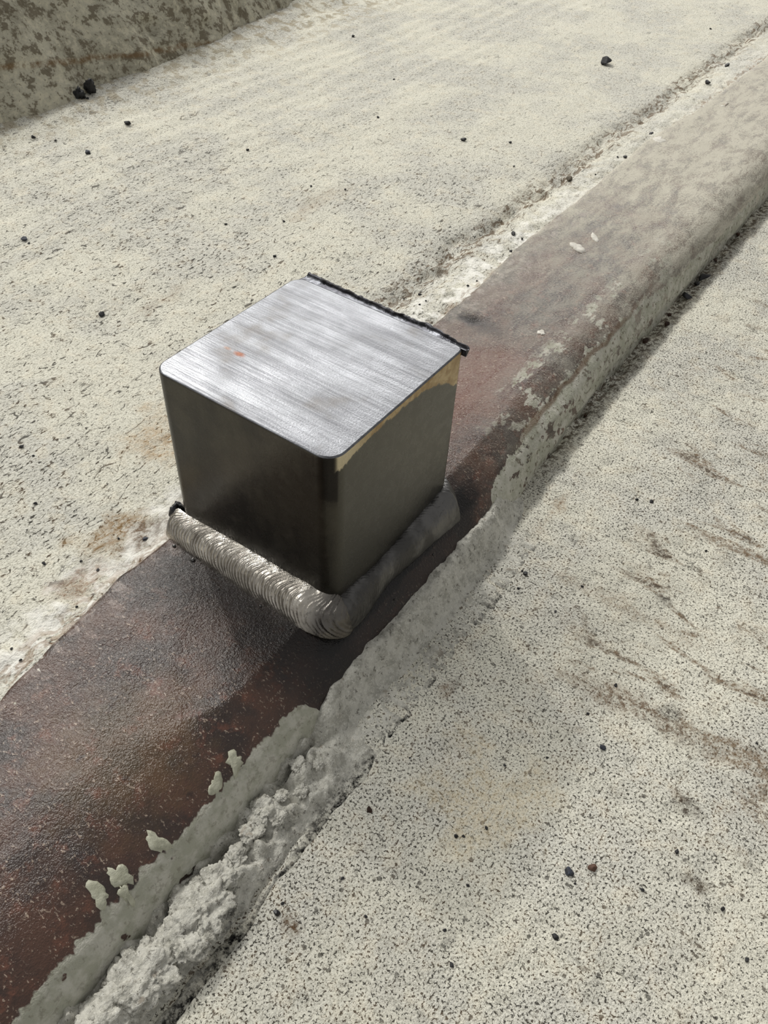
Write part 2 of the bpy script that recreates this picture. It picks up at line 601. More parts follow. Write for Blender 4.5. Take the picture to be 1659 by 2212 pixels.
# ---------------------------------------------------------------- setting: heights
def left_edge(x):
    xs = [-4, -1.2, -0.9, -0.5, -0.38, -0.04, 1.0, 2.74, 3.26, 3.87, 4.84, 6.47, 7.5, 9.9, 16]
    ys = [0.88, 0.90, 0.935, 0.985, 1.0, 0.985, 0.99, 1.0, 1.02, 1.07, 1.05, 1.10, 1.02, 0.97, 0.95]
    return np.interp(x, xs, ys) + 0.008 * vnoise(np.asarray(x) * 9, 0 * np.asarray(x), seed=3)


def h_up(X, Y):
    z = -0.035 + 0.016 * fbm(X * 0.7, Y * 0.9, seed=11, octv=3) + 0.006 * fbm(X * 4, Y * 6, seed=12, octv=4)
    # rough mortar strip along the steel
    le = left_edge(X)
    s = sstep(0.45, 0.0, Y - le)
    z = z + s * 0.016 * fbm(X * 11, Y * 11, seed=13, octv=4) + s * 0.012
    # shallow ragged groove where the pour met the strip
    gy = 1.42 + 0.06 * vnoise(X * 1.7, 0 * X, seed=14)
    gm = np.exp(-((Y - gy) / 0.10) ** 2) * sstep(1.3, 2.6, X)
    z = z - gm * (0.045 + 0.03 * fbm(X * 7, Y * 9, seed=15, octv=3))
    # trowel ridges parallel to the curb, far side
    z = z + 0.006 * np.sin(Y * 26 + 1.5 * vnoise(X * 0.8, Y * 2, seed=17)) * sstep(2.6, 4.5, Y)
    z = z - 0.004 * (cells(X * 9, Y * 14, 4) < 0.2)
    # cove at the foot of the curb
    cy_ = curb_foot(X)
    z = z + sstep(0.5, -0.1, cy_ - Y) * 0.10
    return z


def curb_foot(x):
    return np.interp(x, [-6, 2.5, 3.5, 4.9, 6.9, 9, 12, 18], [5.85, 5.80, 5.76, 5.88, 6.20, 6.65, 7.3, 8.6]) + 0.05 * vnoise(np.asarray(x) * 1.6, 0 * np.asarray(x), seed=21)


LOWZ = -0.33


def h_low(X, Y):
    z = LOWZ + 0.012 * fbm(X * 0.9, Y * 0.9, seed=31, octv=3) + 0.004 * fbm(X * 6, Y * 6, seed=32, octv=4)
    z = z + 0.007 * sstep(0.3, 1.6, X) * fbm(X * 11, Y * 3.2, seed=33, octv=3)
    d = cells(X * 5, Y * 3.2, 7)
    z = z - 0.012 * sstep(0.22, 0.05, d)
    # ragged trench against the steel far along
    z = z - 0.04 * sstep(-0.22, -0.12, Y) * sstep(1.6, 2.6, X) * (1 + fbm(X * 8, Y * 8, seed=34, octv=3))
    return z


def rail_profile(x):
    """(y, z) points of the steel's top and rounded shoulder at x, from left joint to foot"""
    t = float(sstep(1.15, 3.0, x))
    near = [(0.085, 0.0), (0.045, -0.017), (0.0, -0.038), (-0.045, -0.062), (-0.085, -0.088), (-0.12, -0.118), (-0.155, -0.155), (-0.185, -0.20), (-0.205, -0.26), (-0.215, -0.33), (-0.215, -0.46)]
    cl = [(0.30, 0.0), (0.215, -0.007), (0.125, -0.021), (0.045, -0.042), (-0.025, -0.068), (-0.085, -0.098), (-0.13, -0.132), (-0.17, -0.18), (-0.20, -0.25), (-0.215, -0.33), (-0.215, -0.46)]
    k = float(sstep(-0.55, -1.15, x))
    near = [(a[0] * (1 - k) + b[0] * k, a[1] * (1 - k) + b[1] * k) for a, b in zip(near, cl)]
    far = [(0.185, 0.0), (0.125, -0.008), (0.065, -0.026), (0.012, -0.055), (-0.032, -0.092), (-0.066, -0.135), (-0.090, -0.18), (-0.104, -0.23), (-0.110, -0.28), (-0.112, -0.35), (-0.112, -0.46)]
    return [(a[0] * (1 - t) + b[0] * t, a[1] * (1 - t) + b[1] * t) for a, b in zip(near, far)]


# rust and dirt stains soaked into the concrete: (x, y, half length, half width, strength, colour)
STAIN_UP = ((-0.25, 1.25, 0.26, 0.17, 0.75, (140, 108, 62)), (0.45, 1.50, 0.35, 0.40, 0.55, (176, 140, 92)), (-0.55, 1.15, 0.30, 0.12, 0.7, (130, 92, 60)), (3.4, 2.75, 0.5, 0.12, 0.35, (140, 112, 82)), (1.4, 2.7, 0.35, 0.10, 0.45, (130, 104, 78)), (0.15, 1.12, 0.5, 0.10, 0.7, (96, 76, 60)))
STAIN_LOW = ((1.55, -0.42, 0.30, 0.06, 0.7, (130, 100, 66)), (-0.2, -1.0, 0.40, 0.30, 0.45, (214, 196, 160)), (0.2, -0.56, 0.10, 0.05, 0.8, (120, 98, 76)), (-1.10, -0.66, 0.05, 0.06, 1.0, (90, 66, 42)), (0.65, -1.32, 0.12, 0.30, 0.8, (112, 90, 68)), (0.70, -1.88, 0.10, 0.5, 0.75, (118, 96, 70)), (0.64, -1.51, 0.08, 0.26, 0.7, (100, 82, 64)), (1.2, -1.1, 0.08, 0.4, 0.5, (130, 108, 82)), (0.32, -1.75, 0.05, 0.09, 1.0, (70, 60, 50)), (0.02, -1.92, 0.04, 0.07, 1.0, (78, 68, 56)), (1.397, -1.232, 0.06, 0.07, 0.9, (84, 80, 74)), (0.73, -1.51, 0.05, 0.07, 1.0, (70, 66, 60)), (-0.78, -1.18, 0.06, 0.05, 0.8, (96, 94, 94)), (0.25, -0.58, 0.06, 0.04, 0.9, (90, 80, 70)))


def add_stains(o, table):
    n = len(o.data.vertices)
    co = np.empty(n * 3)
    o.data.vertices.foreach_get('co', co)
    co = co.reshape(-1, 3) / U
    X, Y = co[:, 0], co[:, 1]
    w = 0.5 * fbm(X * 7, Y * 7, seed=201, octv=4)
    rgb = np.zeros((n, 3)) + 0.2
    alpha = np.zeros(n)
    for cx, cy, rx, ry, k, cl in table:
        m = k * sstep(1.0, 0.2, np.hypot((X - cx) / rx, (Y - cy) / ry) + w)
        t = (m / np.maximum(1e-6, m + alpha * (1 - m)))[:, None]
        rgb = rgb * (1 - t) + np.array(S(*cl)[:3]) * t
        alpha = alpha + m - alpha * m
    a = o.data.attributes.new('stain', 'FLOAT_COLOR', 'POINT')
    a.data.foreach_set('color', np.concatenate([rgb, alpha[:, None]], 1).ravel())


# ---------------------------------------------------------------- upper slab
xs = np.concatenate([np.arange(-3.2, 6.0, 0.028), np.arange(6.0, 15.0, 0.05)])
ys = np.concatenate([np.arange(0.80, 1.7, 0.018), np.arange(1.7, 8.8, 0.04)])
o = slab_from_height('concrete_slab', xs, ys, h_up, -0.8, 'up')
add_stains(o, STAIN_UP)
tag(o, 'pale upper concrete slab between the steel edge and the curb', 'concrete slab', kind='structure')

# curb: leaning face, rounded top
xs = np.concatenate([np.arange(-3.2, 9.0, 0.045), np.arange(9.0, 15.1, 0.1)])
prof = [(0.10, -0.30), (0.0, -0.06), (0.02, 0.02), (0.06, 0.10)] + [(0.06 + 0.80 * t, 0.10 + 1.12 * t) for t in np.linspace(0.05, 1, 26)] + [(0.93, 1.28), (1.04, 1.31), (1.5, 1.32), (2.2, 1.32), (2.2, -0.3)]
V = []
for dy, z in prof:
    y = curb_foot(xs) + dy
    zz = z + 0 * xs
    a = 0.05 * fbm(xs * 1.3, zz * 1.5, seed=41, octv=4) + 0.03 * fbm(xs * 5, zz * 6, seed=42, octv=3)
    # broken-out pockets
    for px, pz, r in ((3.72, 0.10, 0.12), (4.80, 0.34, 0.16), (4.85, 0.62, 0.20), (5.6, 0.20, 0.12)):
        a = a + 0.10 * sstep(r, r * 0.4, np.hypot(xs - px, (zz - pz) * 1.3))
    if z > -0.1 and z < 1.30:
        y = y + a * 0.7
    V.append(np.stack([xs, y, zz], -1))
V = np.stack(V, 0)
f = grid_faces(*V.shape[:2]).tolist()
f = [q[::-1] for q in f]
o = obj('wall_back', V.reshape(-1, 3), f, 'curb')
tag(o, 'shaded rough concrete curb with a rusty line at the back', 'curb', kind='structure')

# ---------------------------------------------------------------- lower slab
xs = np.concatenate([np.arange(-3.2, 4.0, 0.024), np.arange(4.0, 15.0, 0.05)])
ys = np.concatenate([np.arange(-7.0, -2.6, 0.06), np.arange(-2.6, -0.04, 0.02)])
o = slab_from_height('floor', xs, ys, h_low, -0.8, 'low')
add_stains(o, STAIN_LOW)
tag(o, 'pale speckled lower concrete floor beside the steel edge', 'concrete floor', kind='structure')

# ---------------------------------------------------------------- steel edge rail
xs = np.concatenate([np.arange(-3.2, 3.2, 0.02), np.arange(3.2, 15.0, 0.05)])
rows = []
for x in xs:
    le = float(left_edge(np.array([x]))[0])
    rp = rail_profile(x)
    pts = [(le + 0.004, -0.46), (le + 0.004, -0.05), (le, -0.018), (le - 0.012, -0.004), (le - 0.03, 0.0)]
    a, b = le - 0.03, rp[0][0]
    pts += [(a + (b - a) * t, 0.0) for t in np.linspace(0.04, 0.985, 26)]
    q = rp
    fine = [q[0]]
    for i in range(len(q) - 1):
        for t in (1 / 3, 2 / 3, 1.0):
            fine.append((q[i][0] * (1 - t) + q[i + 1][0] * t, q[i][1] * (1 - t) + q[i + 1][1] * t))
    pts += fine
    rows.append([(x, p[0], p[1]) for p in pts])
R_ = np.array(rows)
X, Y, Z = R_[..., 0], R_[..., 1], R_[..., 2]
am = sstep(-0.3, -0.25, Z)
und = 0.006 * fbm(X * 1.4, Y * 2.5, Z * 2, seed=51, octv=3) + 0.0028 * fbm(X * 9, Y * 12, Z * 12, seed=52, octv=3)
keep = 1 - sstep(-0.35, -0.1, X) * sstep(1.35, 1.1, X) * sstep(-0.2, -0.1, Y)     # flat where the block sits
R_[..., 2] += und * am * (0.25 + 0.75 * keep)
sh = sstep(0.12, -0.05, Y) * sstep(1.3, 1.8, X)
R_[..., 1] += sh * 0.012 * fbm(X * 2.2, Z * 14, seed=53, octv=4) * (X > -9)
# small grinding gouge
R_[..., 2] -= 0.025 * np.exp(-(((X - 2.62) / 0.06) ** 2 + ((Y - 0.80) / 0.09) ** 2))
rail = empty('steel_rail', (0.0, 0.45, -0.45))
tag(rail, 'rusty brown steel edge rail running diagonally between the two concrete slabs', 'steel rail')
nv = R_.shape[1]
ff = grid_faces(*R_.shape[:2]).tolist()
ff += [list(range(nv))[::-1], [(len(xs) - 1) * nv + j for j in range(nv)]]
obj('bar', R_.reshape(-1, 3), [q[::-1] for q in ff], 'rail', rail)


def rail_h(x, y):
    rp = rail_profile(x)
    if y >= rp[0][0]:
        return 0.0
    yy = [p[0] for p in rp][::-1]
    zz = [p[1] for p in rp][::-1]
    return float(np.interp(y, yy, zz))


# pale paint drips on the steel
rnd = random.Random(5)


def paint_spot(x, y, r, asp, ang, label=None, mat='drip', th=0.011):
    n, rg = 22, (0.0, 0.5, 0.86, 1.0)
    v, f = [], []
    ph = rnd.random() * 50
    for k, rr in enumerate(rg):
        for i in range(n):
            a = 2 * math.pi * i / n
            w = 1 + 0.5 * float(fbm(math.cos(a) * 1.6 + ph, math.sin(a) * 1.6, seed=61, octv=3))
            lx, ly = math.cos(a) * r * rr * w * asp, math.sin(a) * r * rr * w
            gx, gy = x + lx * math.cos(ang) - ly * math.sin(ang), y + lx * math.sin(ang) + ly * math.cos(ang)
            z = rail_h(gx, gy) + (th if rr < 0.9 else -0.004)
            v.append((gx, gy, z))
    for k in range(len(rg) - 1):
        for i in range(n):
            f.append([k * n + i, (k + 1) * n + i, (k + 1) * n + (i + 1) % n, k * n + (i + 1) % n])
    o = obj('paint_drip', v, f, mat, rail)
    return o


# (positions measured on the steel's shoulder)
for x, y, r, asp, ang in ((-0.80, -0.088, 0.030, 1.4, 0.3), (-0.92, -0.092, 0.024, 1.5, 0.5), (-1.235, -0.075, 0.030, 1.4, 1.9),
                          (-1.41, -0.055, 0.030, 1.4, 1.8), (-1.505, -0.05, 0.032, 1.3, 1.6), (-1.44, -0.115, 0.018, 1.8, 1.4)):
    paint_spot(x, y, r, asp, ang)
for x, y, r, asp, ang in ((4.06, 0.68, 0.045, 1.6, 0.9), (4.28, 0.64, 0.028, 2.2, 0.6), (6.55, 1.0, 0.05, 1.6, 0.2), (2.79, 0.34, 0.024, 1.2, 0.5)):
    paint_spot(x, y, r, asp, ang, mat='white', th=0.007)

# ---------------------------------------------------------------- mortar fillet between rail and floor
xs = np.arange(-2.7, 1.85, 0.0085)
ys = np.arange(-0.56, -0.11, 0.0085)
X, Y = np.meshgrid(xs, ys, indexing='ij')
base = h_low(X, Y)
# part A: neat fillet beside the block
topA = -0.165 - 0.055 * sstep(-0.2, -0.45, X)
fA = sstep(-0.335, -0.175, Y + 0.02 * vnoise(X * 6, 0 * X, seed=71))
za = base + (topA - base) * fA + 0.010 * fbm(X * 14, Y * 14, seed=72, octv=4) * sstep(0.02, 0.3, fA)
wa = sstep(1.75, 1.25, X + 0.10 * vnoise(X * 3, Y * 8, seed=73))
# part B: crumbly rubble near the camera
lump = np.maximum(0, 0.55 - cells(X * 7.5 + 0.4 * vnoise(X * 9, Y * 9, seed=74), Y * 7.5, 9)) * 0.12 + np.maximum(0, 0.5 - cells(X * 20, Y * 20, 10)) * 0.045
fB = sstep(-0.475 + 0.0, -0.38, Y + 0.015 * vnoise(X * 5, 0 * X, seed=75))
zb = base + fB * (0.035 + lump * sstep(-0.46, -0.36, Y) + 0.016 * fbm(X * 16, Y * 16, seed=76, octv=4)) + 0.004
crack = np.abs(Y + 0.232 + 0.014 * fbm(X * 5, 0 * X, seed=77, octv=4))
zb = zb - 0.09 * sstep(0.018, 0.004, crack) * sstep(-0.3, 0.35, vnoise(X * 3.5, 0 * X, seed=78) + 0.25)
tB = sstep(-0.28, -0.52, X)
Z = (za * wa + (base - 0.03) * (1 - wa)) * (1 - tB) + zb * tB
edge = sstep(-0.56, -0.49, Y + 0.02 * fbm(X * 4, 0 * X, seed=79, octv=4))
Z = Z * edge + (base - 0.02) * (1 - edge)
# hairline crack between rubble and floor
cr2 = np.abs(Y + 0.455 + 0.030 * fbm(X * 3.2, 0 * X, seed=80, octv=5))
Z = Z - 0.05 * sstep(0.011, 0.003, cr2) * sstep(-0.75, -0.95, X)
mort = slab_from_height('mortar_joint', xs, ys, Z, -0.6, 'mortar')
tag(mort, 'crumbling grey mortar joint filling the corner along the steel rail', 'mortar joint', kind='structure')
Zm = Z


def mortar_h(x, y):
    i = int(np.clip((x + 2.7) / 0.0085, 0, len(xs) - 1))
    j = int(np.clip((y + 0.56) / 0.0085, 0, len(ys) - 1))
    return float(Zm[i, j])


def lumpy(name, c, r, mat, seed, parent=None, amp=0.35, sq=(1, 1, 0.8), sub=3):
    bm = bmesh.new()
    bmesh.ops.create_icosphere(bm, subdivisions=sub, radius=1.0)
    P = np.array([v.co[:] for v in bm.verts])
    k = 1 + amp * fbm(P[:, 0] * 1.3 + seed * 3.7, P[:, 1] * 1.3, P[:, 2] * 1.3, seed=90, octv=5, rough=0.68)
    P = P * k[:, None] * np.array(sq) * r + np.array(c)
    faces = [[v.index for v in fc.verts] for fc in bm.faces]
    bm.free()
    return obj(name, P, faces, mat, parent)


for i, (x, y, d) in enumerate([(-1.29, -0.341, .20), (-1.419, -0.364, .16), (-1.599, -0.331, .19), (-1.69, -0.309, .17), (-0.842, -0.262, .10),
                               (-1.15, -0.323, .13), (-0.941, -0.29, .085), (-1.046, -0.308, .075), (-1.80, -0.33, .16), (-0.584, -0.255, .06),
                               (-0.523, -0.328, .05), (-0.827, -0.344, .06), (-0.673, -0.344, .055), (-1.22, -0.27, .07), (-1.50, -0.285, .08), (-0.74, -0.29, .05)]):
    lumpy('mortar_lump', (x, y, LOWZ + 0.075), d * 0.50, 'mortar', i, mort, 0.40, (1.15, 1, 0.42), 5)

# ---------------------------------------------------------------- the welded steel block
blk = empty('steel_block', (0.5, 0.5, 0.0))
tag(blk, 'square solid steel block with a bright sawn top welded onto the rusty rail', 'steel block')


def rounded_square(inset, n=9):
    rad = {0: 0.085, 1: 0.045, 2: 0.07, 3: 0.075}          # near, right, back, left corner
    cs = [(0, 0), (1, 0), (1, 1), (0, 1)]
    p = []
    for k, (cx, cy) in enumerate(cs):
        r = rad[k]
        sx, sy = (1 if cx == 0 else -1), (1 if cy == 0 else -1)
        ox, oy = cx + sx * r, cy + sy * r
        a0 = math.pi + k * math.pi / 2
        for i in range(n):
            a = a0 + (math.pi / 2) * i / (n - 1)
            p.append((ox + (r - inset) * math.cos(a), oy + (r - inset) * math.sin(a)))
    return p


levels = [(-0.02, 0.0), (0.2, 0.0), (0.4, 0.0), (0.6, 0.0), (0.8, 0.0), (0.985, 0.0), (0.994, 0.0012), (0.9985, 0.0045), (1.0, 0.009)]
V, F, fm = [], [], []
for z, ins in levels:
    V += [(a, b, z) for a, b in rounded_square(ins)]
n = 36
for k in range(len(levels) - 1):
    for i in range(n):
        F.append([k * n + i, k * n + (i + 1) % n, (k + 1) * n + (i + 1) % n, (k + 1) * n + i])
        fm.append(0 if k < 6 else 1)
t0 = (len(levels) - 1) * n
F.append([t0 + i for i in range(n)])
fm.append(1)
F.append([i for i in range(n)][::-1])
fm.append(0)
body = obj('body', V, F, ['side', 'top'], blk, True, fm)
for p in body.data.polygons:
    if abs(p.normal.z) > 0.99:
        p.use_smooth = False
mod = body.modifiers.new('normals', 'WEIGHTED_NORMAL')
mod.keep_sharp = True

# ragged burr left by the saw on the far top edge
yy = np.linspace(0.975, -0.015, 170)
out = 0.044 + 0.007 * fbm(yy * 9, 0 * yy, seed=101, octv=5, rough=0.65) - 0.030 * sstep(0.22, 0.0, yy) + 0.010 * sstep(0.9, 0.97, yy)
zt = 0.998 + 0.004 * fbm(yy * 7, 0 * yy + 3, seed=102, octv=4)
sec, sec2 = [], []
for k, y in enumerate(yy):
    o_ = max(0.010, out[k])
    sec.append([(0.985, y, 0.997), (1.0, y, 0.9945), (1.0 + o_ * 0.5, y, zt[k] - 0.006), (1.0 + o_, y, zt[k]), (1.0 + o_, y, zt[k] - 0.010), (1.0 + o_ * 0.5, y, 0.976), (0.99, y, 0.960)])
    r1 = o_ + 0.004 + 0.005 * float(vnoise(y * 60, 0, seed=103))
    r0 = o_ * 0.84
    sec2.append([(1.0 + r0, y, zt[k] - 0.004), (1.0 + r0 + 0.003, y, zt[k] + 0.005), (1.0 + r1, y, zt[k] + 0.007), (1.0 + r1 + 0.002, y, zt[k] - 0.006), (1.0 + r0, y, zt[k] - 0.012)])
for nm_, A, mt_ in (('burr', np.array(sec), 'lip'), ('burr_rim', np.array(sec2), 'burr')):
    F = grid_faces(*A.shape[:2]).tolist()
    nb = A.shape[1]
    F += [list(range(nb))[::-1], [(len(yy) - 1) * nb + j for j in range(nb)]]
    if nm_ == 'burr':
        b = obj(nm_, A.reshape(-1, 3), F, mt_, blk)
        b['label'] = 'grey saw burr lip along the back top edge'
    else:
        b2 = obj(nm_, A.reshape(-1, 3), F, mt_, b)
        b2['label'] = 'black ragged rim of the burr'


def bead(path_n, pts, width, mat, ripple, lam, curv, seed, name='weld_bead', conv=0.30, end_taper=(0.06, 0.06), dish=None):
    """fillet bead: pts(s) -> (foot point on block wall, outward dir, floor drop); s in 0..1"""
    ns, na = path_n, 44
    sec = []
    for i in range(ns):
        s = i / (ns - 1)
        (bx, by), (ox, oy), drop, L = pts(s)
        w = width(s)
        e = min(1.0, (s / end_taper[0]) if end_taper[0] else 1, ((1 - s) / end_taper[1]) if end_taper[1] else 1)
        e = math.sqrt(max(0.0, 1 - (1 - e) ** 2))
        row = []
        for j in range(na):
            t = j / (na - 1)
            a = math.pi / 2 * (1 - t)
            # between flat fillet and convex quarter circle
            u = math.cos(a) * (1 - conv) + t * conv
            v = math.sin(a) * (1 - conv) + (1 - t) * conv
            ph = (s * L + curv * (4 * (t - 0.5) ** 2) * 0.06 + 0.006 * float(0)) / lam
            row.append((bx, by, ox, oy, u, v, w * e, drop, s * L, t, ph))
        sec.append(row)
    A = np.array(sec)
    bx, by, ox, oy, u, v, w, drop, sl, t, ph = [A[..., k] for k in range(11)]
    ph = ph + 0.45 * vnoise(sl * 9, t * 1.2, seed=seed) + 0.12 * vnoise(sl * 40, t * 2, seed=seed + 1)
    fr = ph - np.floor(ph)
    rp = (fr ** 1.6) * ripple * np.sin(np.pi * np.clip(t, 0.0, 1)) ** 0.6
    amp = 0.6 + 0.8 * (0.5 + 0.5 * vnoise(np.floor(ph) * 1.7, 0 * ph, seed=seed + 2))
    w2 = w * (1 + 0.035 * vnoise(sl * 6, 0 * sl, seed=seed + 3) + 0.018 * fbm(sl * 22, t * 4, seed=seed + 4, octv=3)) + rp * amp * (w > 0.02)
    if dish:
        w2 = w2 * (1 - dish[2] * np.exp(-((sl - dish[0]) / dish[1]) ** 2) * np.sin(np.pi * t))
    hh = v * w2 - drop * (1 - v)
    P = np.stack([bx + ox * (u * w2 - 0.004), by + oy * (u * w2 - 0.004), hh], -1)
    # close underneath
    inner = np.stack([bx[:, 0] - ox[:, 0] * 0.012, by[:, 0] - oy[:, 0] * 0.012, 0 * bx[:, 0] - 0.03], -1)[:, None, :]
    P = np.concatenate([P, inner, P[:, :1]], 1)
    F = grid_faces(*P.shape[:2]).tolist()
    nn = P.shape[1]
    F += [list(range(nn))[::-1], [(ns - 1) * nn + j for j in range(nn)]]
    return obj(name, P.reshape(-1, 3), F, mat, blk)


# bright bead across the end face: from the left corner to the near corner
RC = 0.085                                 # radius of the block's near corner


def corner(phi):
    """foot and outward direction around the near corner; phi 0 = end face, 90 deg = front face"""
    c, sn = math.cos(phi), math.sin(phi)
    return (RC - RC * c, RC - RC * sn), (-c, -sn)


def pA(s):
    L = 1.16
    d = s * L
    y = 1.055 - d
    if y >= RC:
        x = (y - 0.93) ** 2 * 1.2 if y > 0.93 else 0.0
        return (x, y), (-1.0, 0.0), 0.005, L
    phi = (RC - y) / 0.19 * (math.pi / 2)
    p, o = corner(phi)
    return p, o, 0.005 + 0.05 * math.sin(phi), L


def wA(s):
    return 0.112 + 0.030 * float(sstep(0.0, 0.5, s)) + 0.012 * math.exp(-((s - 0.80) / 0.08) ** 2) - 0.012 * float(sstep(0.86, 1.0, s))


w1 = bead(1100, pA, wA, 'weld_bright', 0.0075, 0.021, -1.3, 110, conv=0.26, end_taper=(0.05, 0.07), dish=(0.985, 0.055, 0.20))
w1['label'] = 'bright rippled weld bead along the end face'


# dull bead along the front face, on the sloping shoulder
def pB(s):
    L = 1.16
    d = s * L - 0.11
    x = d + RC - 0.02
    if d < 0.02:
        phi = math.pi / 2 - (0.02 - d) / 0.19 * (math.pi / 2)
        p, o = corner(phi)
        return p, o, 0.05 * math.sin(phi), L
    y = (x - 0.97) * 0.9 if x > 0.97 else 0.0
    return (x, y), (0.0, -1.0), 0.055 - 0.015 * float(sstep(0.9, 1.05, x)), L


def wB(s):
    return 0.098 + 0.010 * math.sin(s * 9 + 1) + 0.022 * float(sstep(0.62, 0.9, s)) - 0.012 * math.exp(-((s - 0.35) / 0.14) ** 2)


w2 = bead(640, pB, wB, 'weld_dull', 0.0022, 0.022, 1.0, 120, conv=0.04, end_taper=(0.05, 0.07))
w2['label'] = 'dull grey sooty weld bead along the front face'

lumpy('slag_bead', (0.030, 1.050, 0.045), 0.042, 'slag', 3, blk, 0.3, (0.9, 0.9, 1.3), 3)
for i, (x, y, r) in enumerate([(-0.14, 0.78, .012), (-0.155, 0.32, .007), (-0.17, 0.12, .006), (-0.20, 0.55, .006), (-0.13, 0.92, .010), (0.35, -0.125, .006), (0.72, -0.118, .006)]):
    lumpy('weld_spatter', (x, y, rail_h(x, y) + r * 0.5), r, 'weld_dull', i + 20, blk, 0.2, (1, 1, 0.8), 2)

# ---------------------------------------------------------------- loose grit
protos = {}


def chip_mesh(seed, mat, flat):
    key = (seed, mat, flat)
    if key in protos:
        return protos[key]
    rr = random.Random(seed)
    bm = bmesh.new()
    for _ in range(16):
        a = Vector((rr.gauss(0, 1), rr.gauss(0, 1), rr.gauss(0, 1))).normalized() * rr.uniform(0.8, 1.1)
        bm.verts.new((a.x * 0.55, a.y * 0.42, a.z * flat))
    r = bmesh.ops.convex_hull(bm, input=bm.verts)
    bmesh.ops.delete(bm, geom=[e for e in r['geom_interior'] if isinstance(e, bmesh.types.BMVert)], context='VERTS')
    bmesh.ops.bevel(bm, geom=bm.edges[:], offset=0.035, segments=1, affect='EDGES')
    me = bpy.data.meshes.new('grit')
    bm.to_mesh(me)
    bm.free()
    me.materials.append(M[mat])
    protos[key] = me
    return me


def grit(name, x, y, z, d, mat, label, cat, group=None, ang=None, flat=0.34, stretch=1.0, sink=0.18):
    rr = random.Random(int((x * 131 + y * 977) * 1000))
    o = bpy.data.objects.new(name, chip_mesh(rr.randint(0, 7), mat, flat))
    col.objects.link(o)
    o.location = Vector((x, y, z + d * flat * (1 - sink * 2))) * U
    o.scale = Vector((d * stretch, d, d)) * U
    o.rotation_euler = (rr.uniform(-.15, .15), rr.uniform(-.15, .15), rr.uniform(0, 6.28) if ang is None else ang)
    return tag(o, label, cat, group)


H1 = lambda x, y: float(h_up(np.array([x]), np.array([y]))[0])
H2 = lambda x, y: float(h_low(np.array([x]), np.array([y]))[0])

special_up = {
    (8.354, 2.393): ('stone_chip', 'grit', 'largest black angular stone chip lying on the far upper slab'),
    (5.265, 1.343): ('stone_chip', 'grit_grey', 'grey brown stone crumb in the rough groove left of the rail'),
    (9.292, 1.251): ('grit_grain', 'grit', 'black grit grain nearest the top right corner left of the rail'),
    (8.504, 1.212): ('grit_grain', 'grit', 'dark flat grit grain close to the far rail, second from the top right'),
    (3.442, 5.126): ('grit_grain', 'grit', 'black oval grain just in front of the curb shadow'),
    (2.799, 4.949): ('grit_grain', 'grit_blue', 'blue black round grain on the slab below the curb'),
    (5.301, 2.5): ('grit_grain', 'grit', 'black pointed grain alone in the middle of the upper slab'),
    (1.432, 4.088): ('grit_grain', 'grit_blue', 'dark grain at the left border of the photograph'),
    (1.12, 2.877): ('grit_grain', 'grit', 'black grain on the slab left of the steel block'),
    (3.95, 1.203): ('grit_grain', 'grit', 'round black grain in the white mortar beside the rail'),
    (-0.163, 1.104): ('grit_grain', 'grit_blue', 'purple black crumb at the rust stain left of the weld'),
    (7.052, 5.134): ('grit_grain', 'grit', 'small black grain near the end of the curb at the top'),
}
UP = [(7.052, 5.134, 0.045), (8.354, 2.393, 0.17), (9.292, 1.251, 0.075), (8.504, 1.212, 0.08), (6.25, 3.977, 0.03), (5.225, 3.459, 0.036), (5.301, 2.5, 0.06), (5.568, 2.131, 0.036), (3.442, 5.126, 0.075), (2.799, 4.949, 0.068), (2.665, 5.517, 0.05), (2.779, 5.356, 0.03), (3.786, 3.916, 0.037), (1.432, 4.088, 0.058), (1.427, 4.027, 0.024), (2.469, 2.47, 0.033), (1.12, 2.877, 0.052), (2.936, 2.769, 0.028), (2.634, 3.127, 0.028), (3.701, 2.721, 0.026), (3.578, 3.001, 0.026), (6.704, 1.146, 0.053), (6.003, 1.119, 0.044), (5.945, 1.17, 0.025), (5.265, 1.343, 0.085), (5.452, 1.171, 0.023), (3.95, 1.203, 0.05), (3.925, 1.106, 0.024), (3.7, 1.084, 0.027), (-0.094, 2.17, 0.031), (-0.586, 1.373, 0.025), (-0.163, 1.104, 0.034), (-0.105, 2.056, 0.017), (3.139, 1.062, 0.021), (3.016, 1.069, 0.025), (2.771, 1.328, 0.036), (2.681, 1.22, 0.017), (2.6, 1.222, 0.02), (10.6, 1.92, 0.037), (5.109, 1.836, 0.023), (-0.45, 1.139, 0.022), (-0.463, 1.246, 0.017), (-0.67, 1.032, 0.016), (-1.024, 0.992, 0.018), (-1.008, 1.077, 0.016), (-0.249, 1.206, 0.017), (-0.337, 1.754, 0.024)]
for x, y, d in UP:
    sp = special_up.get((x, y))
    if y < 1.4 and x > 2:
        gl = ('tiny dark grit grain in the rough strip along the far rail', 'tiny grit along the far rail')
    elif x < 0:
        gl = ('tiny dark grit grain on the slab left of the near rail', 'tiny grit left of the near rail')
    else:
        gl = ('tiny dark grit grain on the open upper slab behind the block', 'tiny grit on the open upper slab')
    nm, mt, lb_ = sp if sp else ('grit_grain', 'grit', gl[0])
    grit(nm, x, y, H1(x, y), d, mt, lb_, 'stone' if nm == 'stone_chip' else 'grit', None if sp else gl[1])

